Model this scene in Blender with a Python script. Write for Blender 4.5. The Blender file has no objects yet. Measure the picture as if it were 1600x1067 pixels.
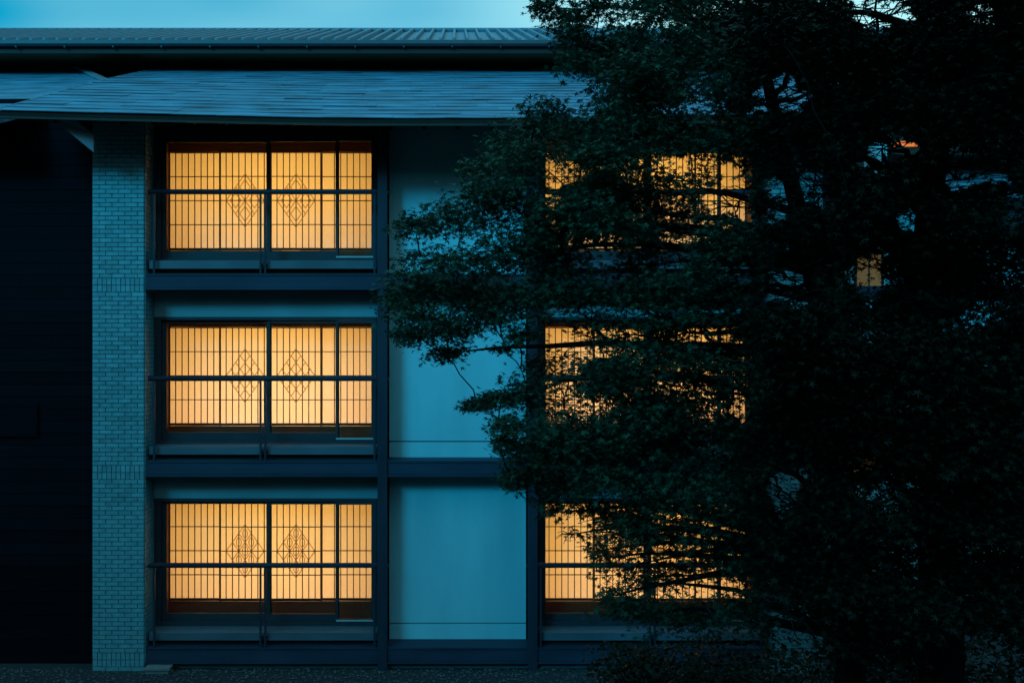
import bpy, math, random
import numpy as np
from mathutils import Vector

random.seed(7); rng = np.random.default_rng(11)
S = bpy.context.scene
COL = S.collection
R = math.radians

# ------------------------------------------------------------------ camera
FPX, CX, CY, CAMZ = 1500.0, 715.0, 533.5, 5.30        # focal length in photo pixels, vanishing point, eye height
D = 1500.0 / 97.0                                     # distance from the lens to the front plane of the facade (y = 0)
cam = bpy.data.cameras.new('camera'); cam.sensor_width = 36; cam.lens = FPX / 1600 * 36
cam.shift_x = (800 - CX) / 1600; cam.clip_end = 3000
co = bpy.data.objects.new('camera', cam); COL.objects.link(co)
co.location = (0, -D, CAMZ); co.rotation_euler = (R(90), 0, 0)
S.camera = co

# ------------------------------------------------------------------ sky and twilight
SUN_EL, SUN_AZ = 25.0, 30.0                           # the bright part of the evening sky: behind the camera, to its left
w = bpy.data.worlds.new('World'); S.world = w; w.use_nodes = True
nt = w.node_tree; N = nt.nodes; N.clear()
out = N.new('ShaderNodeOutputWorld'); bg = N.new('ShaderNodeBackground')
sky = N.new('ShaderNodeTexSky'); sky.sky_type = 'NISHITA'; sky.sun_disc = False
sky.sun_elevation = R(SUN_EL); sky.sun_rotation = R(180 + SUN_AZ); sky.dust_density = 0.6; sky.ozone_density = 3.0
tc = N.new('ShaderNodeTexCoord'); mp = N.new('ShaderNodeMapping')
mp.inputs['Scale'].default_value = (-1.0, 1.0, 2.6); mp.inputs['Location'].default_value = (0.15, 0.1, 0.0)
cn = N.new('ShaderNodeTexNoise'); cn.inputs['Scale'].default_value = 1.7; cn.inputs['Detail'].default_value = 2; cn.inputs['Roughness'].default_value = 0.4
cr = N.new('ShaderNodeValToRGB'); cr.color_ramp.elements[0].position = 0.40; cr.color_ramp.elements[1].position = 0.62
cr.color_ramp.elements[0].color = (0.0, 0.50, 0.63, 1); cr.color_ramp.elements[1].color = (0.74, 1.24, 1.0, 1)
mul = N.new('ShaderNodeMix'); mul.data_type = 'RGBA'; mul.blend_type = 'MULTIPLY'; mul.inputs['Factor'].default_value = 1.0
nt.links.new(tc.outputs['Generated'], mp.inputs['Vector']); nt.links.new(mp.outputs['Vector'], cn.inputs['Vector'])
nt.links.new(cn.outputs['Fac'], cr.inputs['Fac'])
nt.links.new(sky.outputs['Color'], mul.inputs[6]); nt.links.new(cr.outputs['Color'], mul.inputs[7])
ev = N.new('ShaderNodeMix'); ev.data_type = 'RGBA'; ev.inputs['Factor'].default_value = 0.75     # dusk: the sky is nearly even all round
ev2 = N.new('ShaderNodeMix'); ev2.data_type = 'RGBA'; ev2.blend_type = 'MULTIPLY'; ev2.inputs['Factor'].default_value = 1.0
ev2.inputs[6].default_value = (5.6, 6.6, 8.6, 1); nt.links.new(cr.outputs['Color'], ev2.inputs[7])
nt.links.new(mul.outputs[2], ev.inputs[6]); nt.links.new(ev2.outputs[2], ev.inputs[7])
nt.links.new(ev.outputs[2], bg.inputs['Color']); bg.inputs['Strength'].default_value = 0.13
nt.links.new(bg.outputs['Background'], out.inputs['Surface'])

sl = bpy.data.lights.new('sun', 'SUN'); sl.energy = 2.0; sl.angle = R(16); sl.color = (0.0, 0.60, 0.95)
so = bpy.data.objects.new('sun', sl); COL.objects.link(so)
az, el = R(SUN_AZ), R(SUN_EL)
so.rotation_euler = Vector((math.sin(az) * math.cos(el), math.cos(az) * math.cos(el), -math.sin(el))).to_track_quat('-Z', 'Y').to_euler()
so.location = (-10, -20, 25)

vs = S.view_settings
vs.view_transform = 'Standard'; vs.look = 'None'; vs.gamma = 1.0; vs.exposure = 0.0; vs.use_curve_mapping = False

# ------------------------------------------------------------------ helpers
def at(px, py, y):
    """world point seen at photo pixel (px, py) on the plane Y = y"""
    d = D + y
    return Vector(((px - CX) * d / FPX, y, CAMZ + (CY - py) * d / FPX))
def X(px, y=0.0): return (px - CX) * (D + y) / FPX
def Z(py, y=0.0): return CAMZ + (CY - py) * (D + y) / FPX

MATS = {}
def mat(name, col, rough=0.6, metal=0.0, var=0.0, scale=4.0, stretch=(1, 1, 1), bump=0.0, bscale=30.0, spec=0.4, col2=None, detail=6):
    m = bpy.data.materials.new(name); m.use_nodes = True
    t = m.node_tree; b = t.nodes['Principled BSDF']
    b.inputs['Roughness'].default_value = rough; b.inputs['Metallic'].default_value = metal
    b.inputs['Specular IOR Level'].default_value = spec
    tcn = t.nodes.new('ShaderNodeTexCoord'); mpn = t.nodes.new('ShaderNodeMapping'); mpn.inputs['Scale'].default_value = stretch
    geo = t.nodes.new('ShaderNodeNewGeometry')
    t.links.new(geo.outputs['Position'], mpn.inputs['Vector'])
    if var > 0 or col2:
        n = t.nodes.new('ShaderNodeTexNoise'); n.inputs['Scale'].default_value = scale; n.inputs['Detail'].default_value = detail
        t.links.new(mpn.outputs['Vector'], n.inputs['Vector'])
        r = t.nodes.new('ShaderNodeValToRGB'); r.color_ramp.elements[0].position = 0.3; r.color_ramp.elements[1].position = 0.7
        a = col2 or tuple(c * (1 - var) for c in col)
        r.color_ramp.elements[0].color = (*a, 1); r.color_ramp.elements[1].color = (*[min(1, c * (1 + var)) for c in col], 1)
        t.links.new(n.outputs['Fac'], r.inputs['Fac']); t.links.new(r.outputs['Color'], b.inputs['Base Color'])
        rr = t.nodes.new('ShaderNodeMapRange'); rr.inputs['To Min'].default_value = max(0, rough - 0.12); rr.inputs['To Max'].default_value = min(1, rough + 0.12)
        t.links.new(n.outputs['Fac'], rr.inputs['Value']); t.links.new(rr.outputs['Result'], b.inputs['Roughness'])
    else:
        b.inputs['Base Color'].default_value = (*col, 1)
    if bump > 0:
        n2 = t.nodes.new('ShaderNodeTexNoise'); n2.inputs['Scale'].default_value = bscale; n2.inputs['Detail'].default_value = 4
        t.links.new(mpn.outputs['Vector'], n2.inputs['Vector'])
        bp = t.nodes.new('ShaderNodeBump'); bp.inputs['Strength'].default_value = bump; bp.inputs['Distance'].default_value = 0.02
        t.links.new(n2.outputs['Fac'], bp.inputs['Height']); t.links.new(bp.outputs['Normal'], b.inputs['Normal'])
    MATS[name] = m
    return m

def object_random(m, amount):
    """every brick, shingle or stone a little lighter or darker than its neighbour"""
    t = m.node_tree; b = t.nodes['Principled BSDF']
    oi = t.nodes.new('ShaderNodeObjectInfo'); mr = t.nodes.new('ShaderNodeMapRange')
    mr.inputs['To Min'].default_value = 1 - amount; mr.inputs['To Max'].default_value = 1 + amount
    t.links.new(oi.outputs['Random'], mr.inputs['Value'])
    mx = t.nodes.new('ShaderNodeMix'); mx.data_type = 'RGBA'; mx.blend_type = 'MULTIPLY'; mx.inputs['Factor'].default_value = 1
    if b.inputs['Base Color'].links: t.links.new(b.inputs['Base Color'].links[0].from_socket, mx.inputs[6])
    else: mx.inputs[6].default_value = b.inputs['Base Color'].default_value
    t.links.new(mr.outputs['Result'], mx.inputs[7]); t.links.new(mx.outputs[2], b.inputs['Base Color'])

M = {}
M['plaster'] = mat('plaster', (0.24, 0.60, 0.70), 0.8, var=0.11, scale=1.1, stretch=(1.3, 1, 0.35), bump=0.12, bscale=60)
M['shaded_lintel'] = mat('shaded_lintel', (0.15, 0.30, 0.35), 0.75, var=0.12, scale=1.5)  # plaster darkened to carry the shade under the floor beam
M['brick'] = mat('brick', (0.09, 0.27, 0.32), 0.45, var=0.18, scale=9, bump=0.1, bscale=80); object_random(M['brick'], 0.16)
M['mortar'] = mat('mortar', (0.06, 0.13, 0.15), 0.9, var=0.15, scale=12)
M['steel'] = mat('steel', (0.022, 0.032, 0.052), 0.5, var=0.18, scale=3, stretch=(1, 1, 0.4), spec=0.15)
M['beam'] = mat('beam', (0.026, 0.046, 0.078), 0.55, var=0.2, scale=2.2, stretch=(0.4, 1, 2), bump=0.05, spec=0.12)
M['ledge'] = mat('ledge', (0.075, 0.115, 0.15), 0.55, var=0.2, scale=2.5, stretch=(0.5, 1, 1), spec=0.2)
M['sash'] = mat('sash', (0.030, 0.040, 0.052), 0.45, var=0.1, scale=5, spec=0.2)
M['sash_light'] = mat('sash_light', (0.42, 0.44, 0.45), 0.35, var=0.08, scale=5)
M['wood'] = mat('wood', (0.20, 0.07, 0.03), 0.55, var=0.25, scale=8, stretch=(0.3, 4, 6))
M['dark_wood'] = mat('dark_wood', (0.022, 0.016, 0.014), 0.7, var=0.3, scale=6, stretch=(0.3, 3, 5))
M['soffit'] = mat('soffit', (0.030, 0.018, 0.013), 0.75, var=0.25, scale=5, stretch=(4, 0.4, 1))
M['room'] = mat('room', (0.55, 0.40, 0.22), 0.8, var=0.06)
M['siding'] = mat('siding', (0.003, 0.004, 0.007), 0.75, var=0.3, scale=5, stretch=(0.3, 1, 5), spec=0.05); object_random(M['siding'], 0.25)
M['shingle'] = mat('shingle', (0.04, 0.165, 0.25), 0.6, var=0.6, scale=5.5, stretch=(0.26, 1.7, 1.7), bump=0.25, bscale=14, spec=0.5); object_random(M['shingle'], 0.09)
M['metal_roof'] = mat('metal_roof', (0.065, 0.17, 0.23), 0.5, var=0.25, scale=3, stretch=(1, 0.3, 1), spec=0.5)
M['ridge'] = mat('ridge', (0.16, 0.20, 0.25), 0.5, var=0.15, scale=4)
M['copper'] = mat('copper', (0.05, 0.07, 0.09), 0.5, metal=0.2, var=0.12, scale=4)
M['gravel'] = mat('gravel', (0.03, 0.034, 0.04), 0.9, var=0.5, scale=30, bump=0.8, bscale=60)
M['blocker_hill'] = mat('blocker_hill', (0.02, 0.035, 0.02), 0.95, var=0.5, scale=0.4)
M['pebble'] = mat('pebble', (0.09, 0.10, 0.11), 0.8, var=0.35, scale=25)
M['stone'] = mat('stone', (0.17, 0.19, 0.20), 0.8, var=0.2, scale=14, bump=0.4, bscale=40)
M['bark'] = mat('bark', (0.009, 0.008, 0.008), 0.95, var=0.35, scale=9, stretch=(1, 1, 0.3), bump=0.5, bscale=25, spec=0.05)
M['wire'] = mat('kumiko_wood', (0.05, 0.028, 0.014), 0.6, var=0.2, scale=10)

def leaf_mat(name, c, c2):
    m = bpy.data.materials.new(name); m.use_nodes = True; t = m.node_tree
    b = t.nodes['Principled BSDF']; b.inputs['Roughness'].default_value = 0.5; b.inputs['Specular IOR Level'].default_value = 0.12
    g = t.nodes.new('ShaderNodeNewGeometry'); r = t.nodes.new('ShaderNodeValToRGB')
    r.color_ramp.elements[0].color = (*c, 1); r.color_ramp.elements[1].color = (*c2, 1)
    t.links.new(g.outputs['Random Per Island'], r.inputs['Fac']); t.links.new(r.outputs['Color'], b.inputs['Base Color'])
    tl = t.nodes.new('ShaderNodeBsdfTranslucent'); t.links.new(r.outputs['Color'], tl.inputs['Color'])
    ms = t.nodes.new('ShaderNodeMixShader'); ms.inputs['Fac'].default_value = 0.2
    o = t.nodes['Material Output']
    t.links.new(b.outputs['BSDF'], ms.inputs[1]); t.links.new(tl.outputs['BSDF'], ms.inputs[2]); t.links.new(ms.outputs['Shader'], o.inputs['Surface'])
    M[name] = m
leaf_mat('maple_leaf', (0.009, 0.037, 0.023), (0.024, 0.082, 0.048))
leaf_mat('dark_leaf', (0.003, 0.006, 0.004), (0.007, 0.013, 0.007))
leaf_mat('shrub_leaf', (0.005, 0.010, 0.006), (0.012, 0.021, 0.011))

def paper_mat():
    m = bpy.data.materials.new('shoji_paper'); m.use_nodes = True; t = m.node_tree; t.nodes.remove(t.nodes['Principled BSDF'])
    g = t.nodes.new('ShaderNodeNewGeometry'); n = t.nodes.new('ShaderNodeTexNoise'); n.inputs['Scale'].default_value = 30; n.inputs['Detail'].default_value = 5
    r = t.nodes.new('ShaderNodeValToRGB'); r.color_ramp.elements[0].color = (0.83, 0.77, 0.66, 1); r.color_ramp.elements[1].color = (0.90, 0.85, 0.74, 1)
    t.links.new(g.outputs['Position'], n.inputs['Vector']); t.links.new(n.outputs['Fac'], r.inputs['Fac'])
    d = t.nodes.new('ShaderNodeBsdfDiffuse'); tl = t.nodes.new('ShaderNodeBsdfTranslucent'); ms = t.nodes.new('ShaderNodeMixShader'); ms.inputs['Fac'].default_value = 0.36
    t.links.new(r.outputs['Color'], d.inputs['Color']); t.links.new(r.outputs['Color'], tl.inputs['Color'])
    t.links.new(d.outputs[0], ms.inputs[1]); t.links.new(tl.outputs[0], ms.inputs[2]); t.links.new(ms.outputs[0], t.nodes['Material Output'].inputs['Surface'])
    M['paper'] = m
    o = m.copy(); o.name = 'ornament_paper'; cr_ = [n_ for n_ in o.node_tree.nodes if n_.bl_idname == 'ShaderNodeValToRGB'][0]
    cr_.color_ramp.elements[0].color = (0.38, 0.25, 0.17, 1); cr_.color_ramp.elements[1].color = (0.44, 0.29, 0.20, 1)
    [n_ for n_ in o.node_tree.nodes if n_.bl_idname == 'ShaderNodeMixShader'][0].inputs['Fac'].default_value = 0.8; M['ornament'] = o
paper_mat()
def glass_mat():
    m = bpy.data.materials.new('window_glass'); m.use_nodes = True; t = m.node_tree; t.nodes.remove(t.nodes['Principled BSDF'])
    f = t.nodes.new('ShaderNodeFresnel'); f.inputs['IOR'].default_value = 1.5
    a = t.nodes.new('ShaderNodeBsdfTransparent'); a.inputs['Color'].default_value = (0.93, 0.95, 0.95, 1)
    g = t.nodes.new('ShaderNodeBsdfGlossy'); g.inputs['Roughness'].default_value = 0.02
    ms = t.nodes.new('ShaderNodeMixShader'); t.links.new(f.outputs[0], ms.inputs['Fac']); t.links.new(a.outputs[0], ms.inputs[1]); t.links.new(g.outputs[0], ms.inputs[2])
    t.links.new(ms.outputs[0], t.nodes['Material Output'].inputs['Surface']); M['glass'] = m
glass_mat()
def glow_mat(name, c, s):
    m = bpy.data.materials.new(name); m.use_nodes = True; t = m.node_tree; b = t.nodes['Principled BSDF']
    b.inputs['Base Color'].default_value = (*[min(1, x) * .3 for x in c], 1); b.inputs['Emission Color'].default_value = (*c, 1); b.inputs['Emission Strength'].default_value = s
    M[name] = m
glow_mat('lamp_glow', (1.0, 0.42, 0.10), 1.2)
glow_mat('wing_window_glow', (1.0, 0.50, 0.16), 0.07)
glow_mat('lantern_glow', (1.0, 0.20, 0.02), 0.8)

class MB:
    """collects simple solids; build() links them as one mesh object"""
    def __init__(s): s.v = []; s.f = []
    def box(s, x0, x1, y0, y1, z0, z1):
        o = len(s.v)
        s.v += [(x0, y0, z0), (x1, y0, z0), (x1, y1, z0), (x0, y1, z0), (x0, y0, z1), (x1, y0, z1), (x1, y1, z1), (x0, y1, z1)]
        s.f += [tuple(o + i for i in q) for q in ((0, 3, 2, 1), (4, 5, 6, 7), (0, 1, 5, 4), (1, 2, 6, 5), (2, 3, 7, 6), (3, 0, 4, 7))]
        return s
    def hexa(s, p):
        o = len(s.v); s.v += [tuple(q) for q in p]
        s.f += [tuple(o + i for i in q) for q in ((0, 3, 2, 1), (4, 5, 6, 7), (0, 1, 5, 4), (1, 2, 6, 5), (2, 3, 7, 6), (3, 0, 4, 7))]
        return s
    def quad(s, *p):
        o = len(s.v); s.v += [tuple(q) for q in p]; s.f.append(tuple(range(o, o + len(p)))); return s
    def tube(s, pts, rad, n=8, cap=True):
        pts = [Vector(p) for p in pts]
        if not hasattr(rad, '__len__'): rad = [rad] * len(pts)
        base = len(s.v); up = None
        for i, p in enumerate(pts):
            t = (pts[min(i + 1, len(pts) - 1)] - pts[max(i - 1, 0)]).normalized()
            ref = Vector((0, 0, 1)) if abs(t.z) < 0.9 else Vector((0, 1, 0))
            a = t.cross(ref).normalized(); b = t.cross(a)
            for k in range(n):
                q = p + (a * math.cos(2 * math.pi * k / n) + b * math.sin(2 * math.pi * k / n)) * rad[i]
                s.v.append(tuple(q))
        for i in range(len(pts) - 1):
            for k in range(n):
                s.f.append((base + i * n + k, base + i * n + (k + 1) % n, base + (i + 1) * n + (k + 1) % n, base + (i + 1) * n + k))
        if cap:
            s.f.append(tuple(base + k for k in range(n))); s.f.append(tuple(base + (len(pts) - 1) * n + k for k in reversed(range(n))))
        return s
    def mesh(s, name, m=None):
        me = bpy.data.meshes.new(name); me.from_pydata(s.v, [], s.f); me.update()
        if m: me.materials.append(m)
        return me
    def build(s, name, m, parent=None, smooth=False, bevel=0.0):
        me = s.mesh(name, m); ob = bpy.data.objects.new(name, me); COL.objects.link(ob); ob.parent = parent
        if smooth: me.polygons.foreach_set('use_smooth', [True] * len(me.polygons))
        if bevel: b = ob.modifiers.new('bevel', 'BEVEL'); b.width = bevel; b.segments = 2; b.limit_method = 'ANGLE'
        return ob
def empty(name, parent=None, loc=(0, 0, 0)):
    o = bpy.data.objects.new(name, None); COL.objects.link(o); o.location = loc; o.parent = parent; o.empty_display_size = 0.2; return o
def tag(o, label=None, cat=None, group=None, kind=None):
    for k, v in (('label', label), ('category', cat), ('group', group), ('kind', kind)):
        if v: o[k] = v
    return o
def inst(name, me, parent, loc, rot=None):
    o = bpy.data.objects.new(name, me); COL.objects.link(o); o.parent = parent; o.location = loc
    if rot: o.rotation_euler = rot
    return o

# ------------------------------------------------------------------ ground
g = MB(); n = 24
g.quad((-900, -900, 0), (900, -900, 0), (900, 900, 0), (-900, 900, 0))
tag(g.build('ground', M['gravel']), kind='structure')
# unseen wooded slope added behind and beside the camera to block low sky light
hl = MB(); na, nr = 72, 9; hr = random.Random(3)
for i in range(na + 1):
    a = R(-205 + 230 * i / na)                                # open behind the house
    edge = min(1, min(i, na - i) / 10)
    for j in range(nr):
        t = j / (nr - 1); r_ = 19 + 60 * t
        h = (23 + 3 * math.sin(a * 5) + 2 * math.sin(a * 11 + 1)) * (1 - (1 - t) ** 5) * edge + hr.uniform(-1, 1) * (0 < j) * edge
        hl.v.append((r_ * math.cos(a), -6 + r_ * math.sin(a), h if j else -.3))
for i in range(na):
    for j in range(nr - 1):
        b_ = i * nr + j; hl.f.append((b_, b_ + nr, b_ + nr + 1, b_ + 1))
tag(hl.build('blocker_hills', M['blocker_hill']), kind='structure')
# loose gravel along the foot of the facade
ico = [(0, 0, 1)] + [(math.cos(a), math.sin(a), 0.15) for a in [i * 2 * math.pi / 5 for i in range(5)]] + [(0, 0, -0.6)]
icf = [(0, 1 + i, 1 + (i + 1) % 5) for i in range(5)] + [(6, 1 + (i + 1) % 5, 1 + i) for i in range(5)]
pb = MB()
for i in range(5200):
    x, y = random.uniform(-9.5, 9.5), -random.random() ** 1.2 * 1.6 + 0.08
    s = random.uniform(0.010, 0.028); a = random.random() * 6.28; o = len(pb.v); fl = random.uniform(0.5, 0.9)
    for (u, v_, q) in ico:
        j = random.uniform(0.75, 1.25)
        pb.v.append((x + s * j * (u * math.cos(a) - v_ * math.sin(a)), y + s * 0.8 * j * (u * math.sin(a) + v_ * math.cos(a)), 0.006 + s * fl * (q + 0.4)))
    pb.f += [tuple(o + k for k in f) for f in icf]
tag(pb.build('gravel', M['pebble']), 'loose grey gravel strewn along the foot of the facade', 'gravel', kind='stuff')

# ------------------------------------------------------------------ the guest house
PITCH = 3.01
house = tag(empty('guest_house'), 'three storey guest house with pale plaster panels, brick pillars and glowing paper screened windows', 'building')
GY, SY = 0.485, 1.07                                    # glass plane, shoji plane

# brick pillars: courses of long bricks, with soldier bands at the floors
def pillar(x0, x1, side):
    pr = empty('brick_pillar', house, ((x0 + x1) / 2, 0, 0))
    top = 9.0; t = 0.018
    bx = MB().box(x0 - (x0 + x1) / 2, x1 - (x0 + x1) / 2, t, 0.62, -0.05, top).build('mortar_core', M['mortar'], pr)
    Wd = x1 - x0; c = (x0 + x1) / 2
    nb = 4; bl = Wd / nb; pitch = 0.0715; j = 0.011
    long_me = MB().box(-bl / 2 + j / 2, bl / 2 - j / 2, 0, t + 0.004, 0, pitch - j).mesh('brick', M['brick'])
    half_me = MB().box(-bl / 4 + j / 2, bl / 4 - j / 2, 0, t + 0.004, 0, pitch - j).mesh('brick_half', M['brick'])
    ns = 11; sw = Wd / ns; sh = 0.113
    sold_me = MB().box(-sw / 2 + j / 2, sw / 2 - j / 2, 0, t + 0.004, 0, sh - j).mesh('brick_upright', M['brick'])
    rows = []; z = 0.0; r = 0
    bands = [0.12, 0.12 + PITCH, 0.12 + 2 * PITCH]
    while z < top - 0.1:
        hit = [b for b in bands if z <= b < z + pitch]
        if hit:
            rows.append(('s', z)); rows.append(('s', z + sh)); z += 2 * sh; continue
        rows.append(('l', z, r)); r += 1; z += pitch
    cells = []
    for row in rows:
        zz = row[1]
        if row[0] == 's':
            for i in range(ns): cells.append((zz, x0 + sw * (i + .5), sold_me))
        elif row[2] % 2 == 0:
            for i in range(nb): cells.append((zz, x0 + bl * (i + .5), long_me))
        else:
            cells.append((zz, x0 + bl / 4, half_me)); cells.append((zz, x1 - bl / 4, half_me))
            for i in range(nb - 1): cells.append((zz, x0 + bl * (i + 1), long_me))
    # the 300 bricks seen largest are pieces of their own, the rest one piece
    cells.sort(key=lambda q: (q[2] is half_me, abs(q[0] - 5.3)))
    for (zz, xx, me) in cells[:300]:
        inst('brick', me, pr, (xx - c, random.uniform(-0.0025, 0.0025), zz), (random.uniform(-.012, .012), 0, random.uniform(-.006, .006)))
    rest = MB()
    for (zz, xx, me) in cells[300:]:
        hw = {id(long_me): bl / 2, id(half_me): bl / 4, id(sold_me): sw / 2}[id(me)] - j / 2; hh = (sh if me is sold_me else pitch) - j
        dy = random.uniform(-0.0025, 0.0025)
        rest.box(xx - c - hw, xx - c + hw, dy, t + 0.004, zz, zz + hh)
    # bricks on the return faces
    for row in rows:
        zz = row[1]; hh = (sh if row[0] == 's' else pitch) - j
        L = 0.1 if row[0] == 's' else 0.205; off = 0 if row[0] == 's' or row[2] % 2 else 0.1
        y = 0.026 - off
        while y < 0.60:
            a, b = max(y, 0.026), min(y + L - j, 0.60)
            if b - a > 0.02:
                rest.box(x1 - c - 0.004, x1 - c + 0.014, a, b, zz, zz + hh); rest.box(x0 - c - 0.014, x0 - c + 0.004, a, b, zz, zz + hh)
            y += L
    tag(rest.build('bricks', M['brick'], pr), kind='stuff')
    return pr
PX0, PX1 = X(145), X(225)
pillar(PX0, PX1, 1); pillar(-PX1, -PX0, -1)

# floor beams with a lower flange, continuous from pillar to pillar
for k in range(3):
    z0 = 0.125 + k * PITCH
    bm = empty('floor_beam', house)
    MB().box(PX1 + .016, -PX1 - .016, 0.03, 0.44, z0 + 0.02, z0 + 0.215).build('web', M['beam'], bm, bevel=0.006)
    MB().box(PX1 + .016, -PX1 - .016, 0.0, 0.44, z0 - 0.012, z0 + 0.018).build('lower_flange', M['beam'], bm)
    MB().box(PX1 + .016, -PX1 - .016, 0.015, 0.445, z0 + 0.217, z0 + 0.245).build('upper_flange', M['beam'], bm)
MB().box(PX1 + .016, -PX1 - .016, 0.14, 0.5, -0.05, 0.11).build('plinth', M['mortar'], house)
# steel posts beside the plaster bay
BX0, BX1 = X(590), X(605)
for sgn in (-1, 1):
    a, b = sorted((sgn * -BX0, sgn * -BX1))
    po = empty('bay_post', house)
    MB().box(a, b, -0.012, 0.06, -0.02, 8.95).build('front_plate', M['steel'], po, bevel=0.004)
    MB().box(a + 0.05, b - 0.05, 0.062, 0.46, -0.02, 8.95).build('web', M['steel'], po)
    for k in range(3):
        zz = 1.68 + k * PITCH
        xx = b + 0.014 if sgn < 0 else a - 0.014
        MB().tube([(xx - .012, 0.03, zz), (xx + .012, 0.03, zz)], 0.035, 10).build('rail_cap', M['steel'], po)

# plaster panels between the posts
for k in range(3):
    zb = 0.125 + k * PITCH + 0.247
    zt = 0.125 + (k + 1) * PITCH - 0.014 if k < 2 else 8.95
    zj = Z(973, .46) + k * PITCH
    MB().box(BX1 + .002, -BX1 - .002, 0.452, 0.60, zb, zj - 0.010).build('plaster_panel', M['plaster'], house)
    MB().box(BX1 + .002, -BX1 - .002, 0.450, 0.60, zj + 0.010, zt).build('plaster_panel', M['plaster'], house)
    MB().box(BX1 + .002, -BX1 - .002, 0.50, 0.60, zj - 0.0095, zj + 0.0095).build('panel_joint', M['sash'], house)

def crest(kind, w, h):
    """line ornament inside a lozenge, in the x-z plane, centred on 0"""
    segs = [[(0, h), (w, 0), (0, -h), (-w, 0), (0, h)]]
    def ring(cx, cz, rx, rz, n=18): segs.append([(cx + rx * math.cos(2 * math.pi * i / n), cz + rz * math.sin(2 * math.pi * i / n)) for i in range(n + 1)])
    # two sets of lines parallel to the sides make an angular lattice
    steps = {0: (1 / 3, 2 / 3), 1: (.25, .5, .75), 2: (.5,)}[kind]
    for t in steps:
        segs.append([(-w * (1 - t), h * t), (w * t, -h * (1 - t))]); segs.append([(w * (1 - t), h * t), (-w * t, -h * (1 - t))])
    if kind == 0:
        for s in (-1, 1):
            for (cx, cz) in ((.33, .33), (.33, -.33)): ring(s * cx * w, cz * h, .13 * w, .17 * h)
        ring(0, 0, .15 * w, .17 * h); ring(0, .66 * h, .12 * w, .16 * h); ring(0, -.66 * h, .12 * w, .16 * h)
    elif kind == 2:
        for (cx, cz) in ((0, .5), (-.5, 0), (.5, 0), (0, -.5)):
            segs.append([(cx * w, (cz + .28) * h), ((cx + .28) * w, cz * h), (cx * w, (cz - .28) * h), ((cx - .28) * w, cz * h), (cx * w, (cz + .28) * h)])
    return segs

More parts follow.
